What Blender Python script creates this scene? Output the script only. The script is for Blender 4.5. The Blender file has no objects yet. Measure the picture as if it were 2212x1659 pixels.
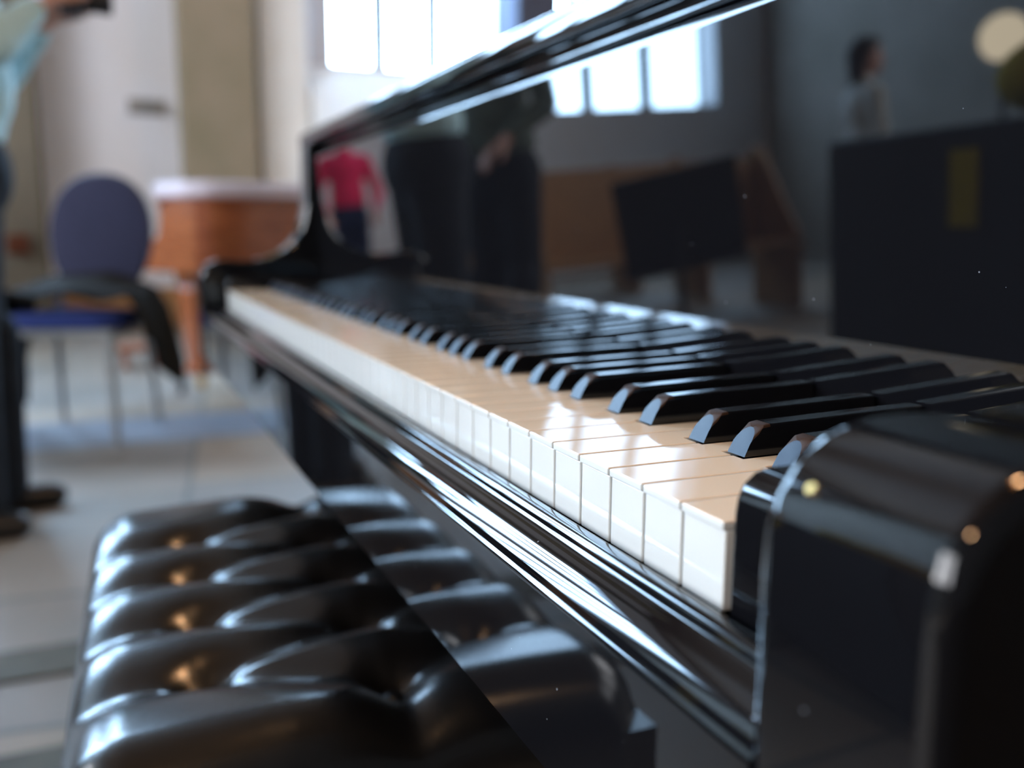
import bpy, bmesh, math, random
from mathutils import Vector, Matrix, noise
random.seed(7)
C = bpy.context.scene.collection
S = bpy.context.scene
K = 0.735                                   # height of the white key tops above the floor

# ------------------------------------------------------------------ camera
cam_d = bpy.data.cameras.new('camera'); cam = bpy.data.objects.new('camera', cam_d); C.objects.link(cam)
S.camera = cam
r_ = Vector((0.4014, 0.9159, 0.0059)); f_ = Vector((-0.9041, 0.3973, -0.1603))
r_.normalize(); u_ = r_.cross(f_).normalized(); f_ = u_.cross(r_).normalized()
M = Matrix((r_, u_, -f_)).transposed().to_4x4(); M.translation = Vector((0.2193, -0.1665, K + 0.0853))
cam.matrix_world = M
cam_d.sensor_width = 36; cam_d.lens = 36 * 1994.9 / 2212
cam_d.clip_start = 0.01; cam_d.clip_end = 100
cam_d.dof.use_dof = True
foc = Vector((-0.066, 0.062, K + 0.006))
cam_d.dof.focus_distance = (foc - M.translation).dot(f_)
cam_d.dof.aperture_fstop = 4.7

# ------------------------------------------------------------------ world and exposure
w = bpy.data.worlds.new('world'); S.world = w; w.use_nodes = True
wn = w.node_tree.nodes; bg = wn['Background']
bg.inputs[0].default_value = (0.62, 0.74, 0.9, 1); bg.inputs[1].default_value = 1.0
S.view_settings.view_transform = 'Standard'; S.view_settings.look = 'None'
S.view_settings.exposure = 0.0; S.view_settings.gamma = 1.0
try: S.view_settings.use_curve_mapping = False
except Exception: pass

WIN = 40.0        # brightness of the overcast sky seen in the end windows
WINS = 12.0        # south windows
LAMP = 75.0

# ------------------------------------------------------------------ materials
def mat(name, col, rough=0.5, metal=0.0, spec=0.5, coat=0.0, noise_amt=0.0, scale=8.0, bump=0.0, bscale=40.0, col2=None, coat_r=0.03, emit=None, emit_s=0.0, sheen=0.0):
    m = bpy.data.materials.new(name); m.use_nodes = True
    nt = m.node_tree; b = nt.nodes['Principled BSDF']
    if rough > 0.84 and spec == 0.5: spec = 0.15
    b.inputs['Base Color'].default_value = (*col, 1)
    b.inputs['Roughness'].default_value = rough; b.inputs['Metallic'].default_value = metal
    b.inputs['Specular IOR Level'].default_value = spec
    b.inputs['Coat Weight'].default_value = coat; b.inputs['Coat Roughness'].default_value = coat_r
    if sheen: b.inputs['Sheen Weight'].default_value = sheen
    if emit: b.inputs['Emission Color'].default_value = (*emit, 1); b.inputs['Emission Strength'].default_value = emit_s
    tc = nt.nodes.new('ShaderNodeTexCoord')
    if noise_amt or col2:
        n = nt.nodes.new('ShaderNodeTexNoise'); n.inputs['Scale'].default_value = scale; n.inputs['Detail'].default_value = 5
        nt.links.new(tc.outputs['Object'], n.inputs['Vector'])
        rp = nt.nodes.new('ShaderNodeValToRGB'); rp.color_ramp.elements[0].position = 0.35; rp.color_ramp.elements[1].position = 0.65
        c2 = col2 or tuple(c * (1 - noise_amt) for c in col)
        rp.color_ramp.elements[0].color = (*c2, 1); rp.color_ramp.elements[1].color = (*col, 1)
        nt.links.new(n.outputs['Fac'], rp.inputs['Fac']); nt.links.new(rp.outputs['Color'], b.inputs['Base Color'])
    if bump:
        n2 = nt.nodes.new('ShaderNodeTexNoise'); n2.inputs['Scale'].default_value = bscale; n2.inputs['Detail'].default_value = 4
        nt.links.new(tc.outputs['Object'], n2.inputs['Vector'])
        bp = nt.nodes.new('ShaderNodeBump'); bp.inputs['Strength'].default_value = bump; bp.inputs['Distance'].default_value = 0.01
        nt.links.new(n2.outputs['Fac'], bp.inputs['Height']); nt.links.new(bp.outputs['Normal'], b.inputs['Normal'])
    return m

def wood(name, c1, c2, rough=0.25, coat=0.6, scale=(2, 2, 14)):
    m = mat(name, c1, rough, coat=coat); nt = m.node_tree; b = nt.nodes['Principled BSDF']
    tc = nt.nodes.new('ShaderNodeTexCoord'); mp = nt.nodes.new('ShaderNodeMapping'); mp.inputs['Scale'].default_value = scale
    n = nt.nodes.new('ShaderNodeTexNoise'); n.inputs['Scale'].default_value = 3; n.inputs['Detail'].default_value = 6; n.inputs['Distortion'].default_value = 1.5
    rp = nt.nodes.new('ShaderNodeValToRGB'); rp.color_ramp.elements[0].color = (*c1, 1); rp.color_ramp.elements[1].color = (*c2, 1)
    rp.color_ramp.elements[0].position = 0.3; rp.color_ramp.elements[1].position = 0.7
    nt.links.new(tc.outputs['Object'], mp.inputs['Vector']); nt.links.new(mp.outputs['Vector'], n.inputs['Vector'])
    nt.links.new(n.outputs['Fac'], rp.inputs['Fac']); nt.links.new(rp.outputs['Color'], b.inputs['Base Color'])
    return m

def emis(name, col, s):
    m = bpy.data.materials.new(name); m.use_nodes = True; nt = m.node_tree
    nt.nodes.remove(nt.nodes['Principled BSDF']); e = nt.nodes.new('ShaderNodeEmission')
    e.inputs[0].default_value = (*col, 1); e.inputs[1].default_value = s
    nt.links.new(e.outputs[0], nt.nodes['Material Output'].inputs[0]); return m

# black polyester with a few specks of dust
BLK = mat('black_polish', (0.004, 0.004, 0.005), 0.02, spec=0.66)
def add_dust(m):
    nt = m.node_tree; b = nt.nodes['Principled BSDF']; tc = nt.nodes.new('ShaderNodeTexCoord')
    v = nt.nodes.new('ShaderNodeTexVoronoi'); v.inputs['Scale'].default_value = 95
    nt.links.new(tc.outputs['Object'], v.inputs['Vector'])
    lt = nt.nodes.new('ShaderNodeMath'); lt.operation = 'LESS_THAN'; lt.inputs[1].default_value = 0.045
    nt.links.new(v.outputs['Distance'], lt.inputs[0])
    n = nt.nodes.new('ShaderNodeTexNoise'); n.inputs['Scale'].default_value = 30; nt.links.new(tc.outputs['Object'], n.inputs['Vector'])
    g = nt.nodes.new('ShaderNodeMath'); g.operation = 'GREATER_THAN'; g.inputs[1].default_value = 0.58
    nt.links.new(n.outputs['Fac'], g.inputs[0])
    mu = nt.nodes.new('ShaderNodeMath'); mu.operation = 'MULTIPLY'; nt.links.new(lt.outputs[0], mu.inputs[0]); nt.links.new(g.outputs[0], mu.inputs[1])
    mx = nt.nodes.new('ShaderNodeMix'); mx.data_type = 'RGBA'
    mx.inputs['A'].default_value = (0.004, 0.004, 0.005, 1); mx.inputs['B'].default_value = (0.16, 0.17, 0.19, 1)
    nt.links.new(mu.outputs[0], mx.inputs['Factor']); nt.links.new(mx.outputs['Result'], b.inputs['Base Color'])
add_dust(BLK)
CAP = mat('ivory_key_top', (0.74, 0.59, 0.43), 0.045, spec=0.6)
IVORY = mat('white_key_plastic', (0.60, 0.615, 0.595), 0.06, spec=0.5)
EBONY = mat('black_key_polish', (0.005, 0.005, 0.006), 0.06, spec=0.85)
EBONF = mat('satin_key_front_sky_tint', (0.018, 0.030, 0.052), 0.33, spec=0.15, bump=0.025, bscale=1500)  # blue sky reflection put into the base colour of the satin fronts
EBONB = mat('black_key_brown_edge', (0.035, 0.016, 0.008), 0.55, spec=0.15)  # brown bevel between the front slope and the top
LEATHER = mat('black_leather', (0.006, 0.0055, 0.0055), 0.25, spec=0.85, bump=0.03, bscale=300)
BWOOD = mat('black_satin_wood', (0.008, 0.008, 0.009), 0.15)
BRASS = mat('brass', (0.75, 0.48, 0.18), 0.25, metal=1)
FELT = mat('red_felt', (0.25, 0.01, 0.015), 0.95)
STEEL = mat('brushed_steel', (0.30, 0.32, 0.33), 0.4, metal=0.6)
BLUEF = mat('blue_grey_fabric', (0.036, 0.040, 0.085), 0.9, noise_amt=0.2, scale=60, sheen=0.2)
BLUES = mat('blue_seat_fabric', (0.03, 0.05, 0.20), 0.9, noise_amt=0.2, scale=60)
JACK = mat('dark_wool', (0.016, 0.015, 0.013), 0.95, noise_amt=0.3, scale=30)
WALN = wood('walnut_veneer', (0.20, 0.050, 0.018), (0.36, 0.12, 0.045), 0.18)
WALD = wood('dark_walnut', (0.10, 0.028, 0.010), (0.18, 0.05, 0.016), 0.2)
PEWW = wood('pew_oak', (0.30, 0.15, 0.06), (0.45, 0.24, 0.10), 0.45, 0.1, (1, 8, 8))
CEIL = wood('ceiling_boards', (0.09, 0.045, 0.018), (0.14, 0.07, 0.03), 0.6, 0, (6, 0.6, 1))
LILAC = mat('lilac_lid_band', (0.62, 0.58, 0.66), 0.8, noise_amt=0.1, scale=5)
PLAST = mat('lime_plaster', (0.72, 0.74, 0.80), 0.9, col2=(0.70, 0.70, 0.73), scale=1.3, bump=0.3, bscale=6)
PLASD = mat('warm_plaster', (0.40, 0.37, 0.33), 0.9, col2=(0.32, 0.30, 0.26), scale=1.5, bump=0.3, bscale=6)
PIER = mat('sandstone_pier', (0.33, 0.28, 0.21), 0.9, col2=(0.27, 0.24, 0.17), scale=2.0, bump=0.4, bscale=7)
PIERG = mat('grey_stone_pier', (0.15, 0.14, 0.115), 0.9, col2=(0.20, 0.18, 0.14), scale=2.0, bump=0.4, bscale=7)
DARKW = mat('dark_panelling', (0.035, 0.028, 0.022), 0.8, noise_amt=0.3, scale=3)
SLATE = mat('slate_blue_stone', (0.07, 0.08, 0.12), 0.9, noise_amt=0.2, scale=2)
WHITEW = mat('white_limewash', (0.90, 0.92, 0.92), 0.85, noise_amt=0.05, scale=3)
REVEAL = mat('reveal_paint', (0.62, 0.63, 0.66), 0.8, noise_amt=0.1, scale=3)
LEAD = mat('grey_mullion_stone', (0.22, 0.23, 0.23), 0.8, noise_amt=0.1, scale=5)
GLASS = emis('window_sky', (0.45, 0.70, 1.0), WIN)
GLASSS = emis('window_sky_south', (0.93, 0.95, 1.0), WINS)
GLASSW = emis('window_sky_south_west', (0.93, 0.95, 1.0), 22.0)
BULB = emis('lamp_bulb', (1.0, 0.62, 0.28), 30)
SKIN = mat('skin', (0.62, 0.33, 0.25), 0.5, noise_amt=0.08, scale=30)
SHIRTB = mat('pale_blue_shirt', (0.55, 0.80, 0.86), 0.85, noise_amt=0.06, scale=12)
TROUS = mat('charcoal_trousers', (0.020, 0.025, 0.034), 0.9, noise_amt=0.2, scale=20)
SHOE = mat('black_shoe', (0.012, 0.012, 0.012), 0.35)
HAIRD = mat('dark_hair', (0.015, 0.011, 0.009), 0.7, noise_amt=0.4, scale=50)
HAIRG = mat('grey_hair', (0.25, 0.24, 0.23), 0.7, noise_amt=0.4, scale=50)
GREYG = mat('grey_green_top', (0.14, 0.17, 0.145), 0.9, noise_amt=0.2, scale=20)
LGREY = mat('light_grey_top', (0.75, 0.77, 0.74), 0.9, noise_amt=0.1, scale=20)
PINK = mat('crimson_top', (0.75, 0.03, 0.12), 0.9, noise_amt=0.15, scale=12)
NAVY = mat('navy_cloth', (0.02, 0.035, 0.10), 0.9, noise_amt=0.2, scale=20)
YELL = mat('yellow_cloth', (0.55, 0.40, 0.02), 0.85, noise_amt=0.1, scale=15)
CAMB = mat('camera_black', (0.02, 0.02, 0.023), 0.35)
LENS = mat('lens_glass', (0.05, 0.09, 0.2), 0.05, spec=0.8, coat=1)
EYE = mat('eye_white', (0.8, 0.8, 0.78), 0.2)
CASEM = mat('black_case_vinyl', (0.008, 0.008, 0.008), 0.7)

def flag_mat():
    m = mat('stone_flags', (0.36, 0.34, 0.30), 0.55, spec=0.35); nt = m.node_tree; b = nt.nodes['Principled BSDF']
    tc = nt.nodes.new('ShaderNodeTexCoord'); mp = nt.nodes.new('ShaderNodeMapping'); mp.inputs['Rotation'].default_value = (0, 0, 0.12)
    mp.inputs['Location'].default_value = (0.12, 0.3, 0)
    br = nt.nodes.new('ShaderNodeTexBrick'); br.inputs['Scale'].default_value = 1.0
    br.inputs['Brick Width'].default_value = 0.62; br.inputs['Row Height'].default_value = 0.95; br.inputs['Mortar Size'].default_value = 0.010
    br.inputs['Color1'].default_value = (0.27, 0.215, 0.16, 1); br.inputs['Color2'].default_value = (0.19, 0.172, 0.155, 1)
    br.inputs['Mortar'].default_value = (0.12, 0.115, 0.10, 1)
    n = nt.nodes.new('ShaderNodeTexNoise'); n.inputs['Scale'].default_value = 1.6; n.inputs['Detail'].default_value = 6
    mx = nt.nodes.new('ShaderNodeMix'); mx.data_type = 'RGBA'; mx.blend_type = 'MULTIPLY'; mx.inputs['Factor'].default_value = 0.5
    rp = nt.nodes.new('ShaderNodeValToRGB'); rp.color_ramp.elements[0].color = (0.55, 0.55, 0.5, 1); rp.color_ramp.elements[1].color = (1.25, 1.2, 1.15, 1)
    rp.color_ramp.elements[0].position = 0.3; rp.color_ramp.elements[1].position = 0.7
    nt.links.new(tc.outputs['Object'], mp.inputs['Vector']); nt.links.new(mp.outputs[0], br.inputs['Vector']); nt.links.new(tc.outputs['Object'], n.inputs['Vector'])
    nt.links.new(n.outputs['Fac'], rp.inputs['Fac']); nt.links.new(br.outputs['Color'], mx.inputs['A']); nt.links.new(rp.outputs[0], mx.inputs['B'])
    nt.links.new(mx.outputs['Result'], b.inputs['Base Color'])
    return m
FLOOR = flag_mat()

# ------------------------------------------------------------------ mesh helpers
def box(bm, x0, x1, y0, y1, z0, z1, mtx=None):
    vs = [bm.verts.new((x, y, z)) for x in (x0, x1) for y in (y0, y1) for z in (z0, z1)]
    if mtx: 
        for v in vs: v.co = mtx @ v.co
    for q in ((0, 1, 3, 2), (4, 6, 7, 5), (0, 4, 5, 1), (2, 3, 7, 6), (0, 2, 6, 4), (1, 5, 7, 3)):
        bm.faces.new([vs[i] for i in q])
    return vs

def prism(bm, pts, a0, a1, axis='x'):
    def P(a, p):
        return (a, p[0], p[1]) if axis == 'x' else ((p[0], a, p[1]) if axis == 'y' else (p[0], p[1], a))
    A = [bm.verts.new(P(a0, p)) for p in pts]; B = [bm.verts.new(P(a1, p)) for p in pts]
    n = len(pts)
    for i in range(n):
        bm.faces.new((A[i], A[(i + 1) % n], B[(i + 1) % n], B[i]))
    bm.faces.new(A[::-1]); bm.faces.new(B)

def loft(bm, rings, cap=True):
    R = [[bm.verts.new(p) for p in rg] for rg in rings]
    for a, b in zip(R, R[1:]):
        n = len(a)
        for i in range(n): bm.faces.new((a[i], a[(i + 1) % n], b[(i + 1) % n], b[i]))
    if cap: bm.faces.new(R[0][::-1]); bm.faces.new(R[-1])
    return R

def tube(bm, pts, rad, seg=12, cap=True):
    pts = [Vector(p) for p in pts]
    if not hasattr(rad, '__len__'): rad = [rad] * len(pts)
    rings = []; prev = None
    for i, p in enumerate(pts):
        t = (pts[min(i + 1, len(pts) - 1)] - pts[max(i - 1, 0)]).normalized()
        a = Vector((0, 0, 1)) if abs(t.z) < 0.9 else Vector((1, 0, 0))
        if prev is not None: a = prev
        n = (a - t * a.dot(t)).normalized(); prev = n; bb = t.cross(n)
        rings.append([p + (n * math.cos(2 * math.pi * k / seg) + bb * math.sin(2 * math.pi * k / seg)) * rad[i] for k in range(seg)])
    loft(bm, rings, cap)

def lathe(bm, prof, center=(0, 0, 0), seg=24):
    rings = [[(center[0] + r * math.cos(2 * math.pi * k / seg), center[1] + r * math.sin(2 * math.pi * k / seg), center[2] + z) for k in range(seg)] for r, z in prof]
    loft(bm, rings)

def obj(name, bm, m, parent=None, smooth=True, bevel=0.0, seg=2, angle=35, loc=None, wn=False):
    bmesh.ops.recalc_face_normals(bm, faces=bm.faces)
    me = bpy.data.meshes.new(name); bm.to_mesh(me); bm.free()
    me.materials.append(m)
    o = bpy.data.objects.new(name, me); C.objects.link(o)
    if smooth:
        me.polygons.foreach_set('use_smooth', [True] * len(me.polygons))
        try: me.set_sharp_from_angle(angle=math.radians(angle))
        except Exception: pass
    if bevel:
        b = o.modifiers.new('bevel', 'BEVEL'); b.width = bevel; b.segments = seg; b.limit_method = 'ANGLE'; b.angle_limit = math.radians(40)
        b.harden_normals = False
        me.polygons.foreach_set('use_smooth', [True] * len(me.polygons))
    if wn or bevel:
        q = o.modifiers.new('wn', 'WEIGHTED_NORMAL'); q.keep_sharp = True; q.weight = 90
    if parent: o.parent = parent
    if loc: o.location = loc
    return o

def tag(o, label, cat, group=None, kind=None):
    o['label'] = label; o['category'] = cat
    if group: o['group'] = group
    if kind: o['kind'] = kind
    return o

def thing(name, label, cat, loc=(0, 0, 0), rz=0.0, group=None):
    o = bpy.data.objects.new(name, None); C.objects.link(o); o.empty_display_size = 0.1
    o.location = loc; o.rotation_euler = (0, 0, rz)
    return tag(o, label, cat, group)

def struct(o): o['kind'] = 'structure'; return o

def arc(cx, cy, r, a0, a1, n):
    return [(cx + r * math.cos(math.radians(a0 + (a1 - a0) * i / n)), cy + r * math.sin(math.radians(a0 + (a1 - a0) * i / n))) for i in range(n + 1)]

def NB(): return bmesh.new()

# ------------------------------------------------------------------ the room
X0, X1, Y0, Y1, ZC = -8.5, 5.5, -6.6, 6.0, 7.6
bm = NB(); box(bm, X0 - 0.6, X1 + 0.4, Y0 - 0.6, Y1 + 0.4, -0.12, 0.0); struct(obj('floor', bm, FLOOR, smooth=False))
bm = NB(); box(bm, X0 - 0.6, X1 + 0.4, Y0 - 0.6, Y1 + 0.4, ZC, ZC + 0.15); struct(obj('ceiling', bm, CEIL, smooth=False))

def wall_holes(name, m, axis, p0, p1, a0, a1, z0, z1, holes):
    """slab between p0 and p1 on its own axis, running a0..a1, with openings (s, e, low, high)"""
    bm = NB()
    def B(s, e, lo, hi):
        if e - s < 1e-4 or hi - lo < 1e-4: return
        if axis == 'x': box(bm, p0, p1, s, e, lo, hi)
        else: box(bm, s, e, p0, p1, lo, hi)
    cur = a0
    for s, e, lo, hi in sorted(holes):
        B(cur, s, z0, z1); B(s, e, z0, lo); B(s, e, hi, z1); cur = e
    B(cur, a1, z0, z1)
    return struct(obj(name, bm, m, smooth=False))

ZS, ZT = K + 1.60, K + 5.9
WA = (1.84, 3.46, ZS, ZT); WB = (-5.92, -3.74, K + 0.95, ZT); WC = (3.92, 5.5, ZS, ZT); WD = (-3.3, -1.3, K + 2.2, ZT)
wall_holes('wall_west', PLAST, 'x', X0 - 0.5, X0, Y0 - 0.6, Y1 + 0.4, 0, ZC, [WA, WB, WC, WD])
SW = [(-4.7, -1.5, 2.0, 5.0), (-0.7, 1.7, 2.0, 5.0), (2.5, 4.9, 2.0, 5.0)]
wall_holes('wall_south', PLASD, 'y', Y0 - 0.5, Y0, X0, X1, 0, ZC, SW)
bm = NB(); box(bm, X0, X1, Y1, Y1 + 0.4, 0, ZC); struct(obj('wall_north', bm, PLASD, smooth=False))
bm = NB(); box(bm, X1, X1 + 0.4, Y0 - 0.6, Y1 + 0.4, 0, ZC); struct(obj('wall_east', bm, DARKW, smooth=False))

def window(n, axis, plane, hole, m, nl=3, depth=0.34):
    """three tall lights with stone mullions, the sky glowing behind the panes"""
    s, e, lo, hi = hole
    t = 0.035
    root = bpy.data.objects.new('window_%d' % n, None); C.objects.link(root); struct(root)
    fr = NB()
    def B(bmx, s0, e0, l0, h0, d0, d1):
        if axis == 'x': box(bmx, plane - d1, plane - d0, s0, e0, l0, h0)
        else: box(bmx, s0, e0, plane - d1, plane - d0, l0, h0)
    B(fr, s, s + t, lo, hi, depth - 0.05, depth + 0.05); B(fr, e - t, e, lo, hi, depth - 0.05, depth + 0.05)
    B(fr, s + t, e - t, lo, lo + t, depth - 0.05, depth + 0.05); B(fr, s + t, e - t, hi - t, hi, depth - 0.05, depth + 0.05)
    W_ = (e - s) / nl
    for i in range(1, nl): B(fr, s + i * W_ - t * 2.2, s + i * W_ + t * 2.2, lo + t, hi - t, depth - 0.05, depth + 0.05)
    obj('window_frame', fr, LEAD, root, smooth=False)
    for i in range(nl):
        a = NB(); B(a, s + i * W_ + t * 0.5, s + (i + 1) * W_ - t * 0.5, lo + t * 0.5, hi - t * 0.5, depth + 0.0, depth + 0.01)
        obj('window_pane', a, m, root, smooth=False)
    # limewashed lining of the opening
    ln = NB()
    B(ln, s - 0.002, s + 0.012, lo, hi, -0.004, depth - 0.05); B(ln, e - 0.012, e + 0.002, lo, hi, -0.004, depth - 0.05)
    B(ln, s, e, hi - 0.012, hi + 0.002, -0.004, depth - 0.05); B(ln, s, e, lo - 0.002, lo + 0.012, -0.004, depth - 0.05)
    obj('window_lining', ln, REVEAL, root, smooth=False)
window(1, 'x', X0, WA, GLASS); window(2, 'x', X0, WB, GLASS); window(3, 'x', X0, WC, GLASS)
window(7, 'x', X0, WD, GLASS)
for i, h in enumerate(SW): window(4 + i, 'y', Y0, h, GLASSW if i == 0 else GLASSS, 3)

# splayed white sill below the end window, white pilaster, stone piers
bm = NB(); prism(bm, [(X0, K + 0.55), (X0 + 0.55, K + 0.55), (X0 + 0.55, K + 0.66), (X0, K + 1.585)], 1.62, 3.46, 'y')
struct(obj('trim_1', bm, WHITEW, smooth=False, bevel=0.01))
bm = NB(); box(bm, X0, X0 + 0.18, 1.17, 1.60, 0.0, ZC); struct(obj('trim_2', bm, WHITEW, smooth=False, bevel=0.03, seg=3))
bm = NB(); box(bm, X0, X0 + 0.35, 0.50, 1.12, 0.14, ZC); box(bm, X0, X0 + 0.45, 0.42, 1.17, 0.0, 0.14)
struct(obj('wall_pier', bm, PIER, smooth=False, bevel=0.03, seg=3))
bm = NB(); box(bm, X0, X0 + 0.30, -0.98, -0.58, 0.0, ZC); struct(obj('wall_pier_left', bm, PIERG, smooth=False, bevel=0.03, seg=3))
bm = NB(); box(bm, X0, X0 + 0.55, 3.46, 3.90, 0.0, ZC); struct(obj('wall_pier_right', bm, SLATE, smooth=False, bevel=0.03, seg=3))
bm = NB(); box(bm, X0, X0 + 0.10, -0.575, 0.415, 0.0, 0.34); struct(obj('baseboard_west', bm, PEWW, smooth=False, bevel=0.01))

# small bracket on the plaster
bm = NB(); box(bm, X0, X0 + 0.02, 0.10, 0.40, K + 1.07, K + 1.20); tube(bm, [(X0, 0.25, K + 1.13), (X0 + 0.16, 0.25, K + 1.12), (X0 + 0.2, 0.25, K + 1.17)], 0.02)
tag(obj('wall_bracket', bm, STEEL, bevel=0.004), 'small grey metal bracket fixed to the pale plaster wall beside the sandstone pier', 'bracket')
bm = NB(); box(bm, X0 + 0.30, X0 + 0.40, -0.86, -0.70, K - 0.10, K + 0.06); box(bm, X0 + 0.40, X0 + 0.43, -0.80, -0.76, K - 0.05, K + 0.01)
tag(obj('collection_box', bm, WALD, bevel=0.006), 'small dark wooden box fixed low on the grey stone pier behind the blue chair', 'box')

# ------------------------------------------------------------------ grand piano
def case_outline(dy=0.0, grow=0.0, y0=0.17, L=1.15, xl=-1.335, xr=0.107):
    g = grow
    P = [(xl - g, y0 + dy), (xl - g, y0 + 0.55 * L), (xl - g, y0 + 0.95 * L)]
    P += [(xl - g + 0.04, y0 + 1.12 * L + g), (xl + 0.14, y0 + 1.24 * L + g), (xl + 0.30, y0 + 1.27 * L + g), (xl + 0.46 + g * 0.7, y0 + 1.22 * L + g * 0.7),
          (xl + 0.60 + g, y0 + 1.06 * L + g * .6), (xl + 0.72 + g, y0 + 0.86 * L + g * .6), (xl + 0.92 + g, y0 + 0.66 * L + g), (xr - 0.22 + g, y0 + 0.54 * L + g), (xr - 0.06 + g, y0 + 0.44 * L + g), (xr + g, y0 + 0.32 * L), (xr + g, y0 + dy)]
    return P

def resample(P, n=6):
    out = [P[0], P[1]]
    Q = P[1:-1]
    for i in range(1, len(Q) - 1 + 0):
        p0, p1, p2, p3 = Q[max(i - 1, 0)], Q[i], Q[min(i + 1, len(Q) - 1)], Q[min(i + 2, len(Q) - 1)]
        for k in range(n):
            t = k / n
            c = [0.5 * ((2 * p1[j]) + (-p0[j] + p2[j]) * t + (2 * p0[j] - 5 * p1[j] + 4 * p2[j] - p3[j]) * t * t + (-p0[j] + 3 * p1[j] - 3 * p2[j] + p3[j]) * t ** 3) for j in (0, 1)]
            out.append(tuple(c))
    out += [P[-2], P[-1]]
    clean = [out[0]]
    for p in out[1:]:
        if (p[0] - clean[-1][0]) ** 2 + (p[1] - clean[-1][1]) ** 2 > 1e-6: clean.append(p)
    return clean

def arm_profile():
    P = [(-0.030, -0.11)]
    P += [(-0.0305, 0.008), (-0.030, 0.018), (-0.0275, 0.027), (-0.022, 0.0345), (-0.0145, 0.0395), (-0.005, 0.0425), (0.008, 0.0435)]
    P += [(0.030, 0.0415), (0.052, 0.0425), (0.074, 0.047), (0.094, 0.056), (0.111, 0.070), (0.124, 0.088), (0.130, 0.108), (0.1335, 0.130), (0.1355, 0.16), (0.136, 0.2255), (0.20, 0.2255), (0.20, -0.11)]
    return P

NAMES = []   # from the treble end, k = index of white key: C8 B7 A7 ...
order = ['C', 'B', 'A', 'G', 'F', 'E', 'D']
PITCH = 0.0235
YS = 0.0575          # front of the black keys
YE = 0.1508

def white_mesh(letter, last=None):
    g = 0.0005; w = PITCH; hb = 0.0068
    off = {'C#': -0.003, 'D#': 0.003, 'F#': -0.0035, 'G#': 0.0, 'A#': 0.0035}
    # local x: 0 = right side (treble), -PITCH = left side
    xr, xl = -g, -w + g
    rn = {'C': 'C#', 'D': 'D#', 'F': 'F#', 'G': 'G#', 'A': 'A#'}.get(letter)   # sharp on the right
    ln = {'D': 'C#', 'E': 'D#', 'G': 'F#', 'A': 'G#', 'B': 'A#'}.get(letter)   # sharp on the left
    if last == 'C8': rn = None
    if last == 'A0': ln = None
    tr = xr if not rn else off[rn] - hb
    tl = xl if not ln else -w + off[ln] + hb
    ys = YS - 0.0015
    P = [(xl, 0.0), (xr, 0.0), (xr, ys)]
    if rn: P += [(tr, ys)]
    P += [(tr, YE), (tl, YE)]
    if ln: P += [(tl, ys)]
    P += [(xl, ys)]
    bm = NB()
    Q = []
    for p in P:
        if not Q or abs(p[0] - Q[-1][0]) + abs(p[1] - Q[-1][1]) > 1e-6: Q.append(p)
    prism(bm, Q, -0.0030, 0.0, 'z')
    box(bm, xl + 0.0001, xr - 0.0001, 0.0011, ys, -0.0290, -0.0031)
    bmesh.ops.recalc_face_normals(bm, faces=bm.faces)
    for f in bm.faces:
        if f.normal.z > 0.5 and f.calc_center_median().z > -0.001: f.material_index = 1
    me = bpy.data.meshes.new('white_key'); bm.to_mesh(me); bm.free(); me.materials.append(IVORY); me.materials.append(CAP)
    me.polygons.foreach_set('use_smooth', [True] * len(me.polygons))
    return me

def black_mesh():
    hb = 0.0054; ht = 0.0047; H = 0.0120; SL = 0.80; n = 14
    def W_(z): return hb + (ht - hb) * z / H
    def arch(y0, top, z1):
        prof = [(1, 0.0)]
        for i in range(n + 1):
            a = math.pi * i / n
            prof.append((math.copysign(abs(math.cos(a)), math.cos(a)), z1 + (top - z1) * math.sin(a)))
        prof.append((-1, 0.0))
        return [(c * W_(z), y0 + max(0, z - 0.0016) * SL, z) for c, z in prof]
    def sect(yf, top, r=0.0011):
        k = r / 0.0047
        half = [(1, top * 0.5), (1, top * 0.72), (1, top - r), (1 - 0.13 * k, top - r * 0.5), (1 - 0.29 * k, top - r * 0.29), (1 - 0.5 * k, top - r * 0.13), (1 - k, top)]
        prof = [(1, 0.0)] + half + [(0, top)] + [(-a, b) for a, b in half[::-1]] + [(-1, 0.0)]
        return [(c * W_(z), yf(z), z) for c, z in prof]
    cut = lambda z: YS + 0.0002 + max(0, z - 0.0016) * SL + 0.0012 * min(1, z / 0.008)
    rings = [arch(YS, 0.0106, 0.0048), sect(cut, 0.0118), sect(lambda z: YS + 0.0125, 0.0122), sect(lambda z: YE, 0.0140)]
    bm = NB(); loft(bm, rings); bmesh.ops.recalc_face_normals(bm, faces=bm.faces)
    for f in bm.faces:
        c = f.calc_center_median(); n = f.normal
        if len(f.verts) > 8 and n.y < 0: f.material_index = 1
        elif c.y < YS + 0.0125 and n.z > 0.25 and c.z > 0.008: f.material_index = 2
    me = bpy.data.meshes.new('black_key'); bm.to_mesh(me); bm.free(); me.materials.append(EBONY); me.materials.append(EBONF); me.materials.append(EBONB)
    me.polygons.foreach_set('use_smooth', [True] * len(me.polygons))
    try: me.set_sharp_from_angle(angle=math.radians(28))
    except Exception: pass
    return me

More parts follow.
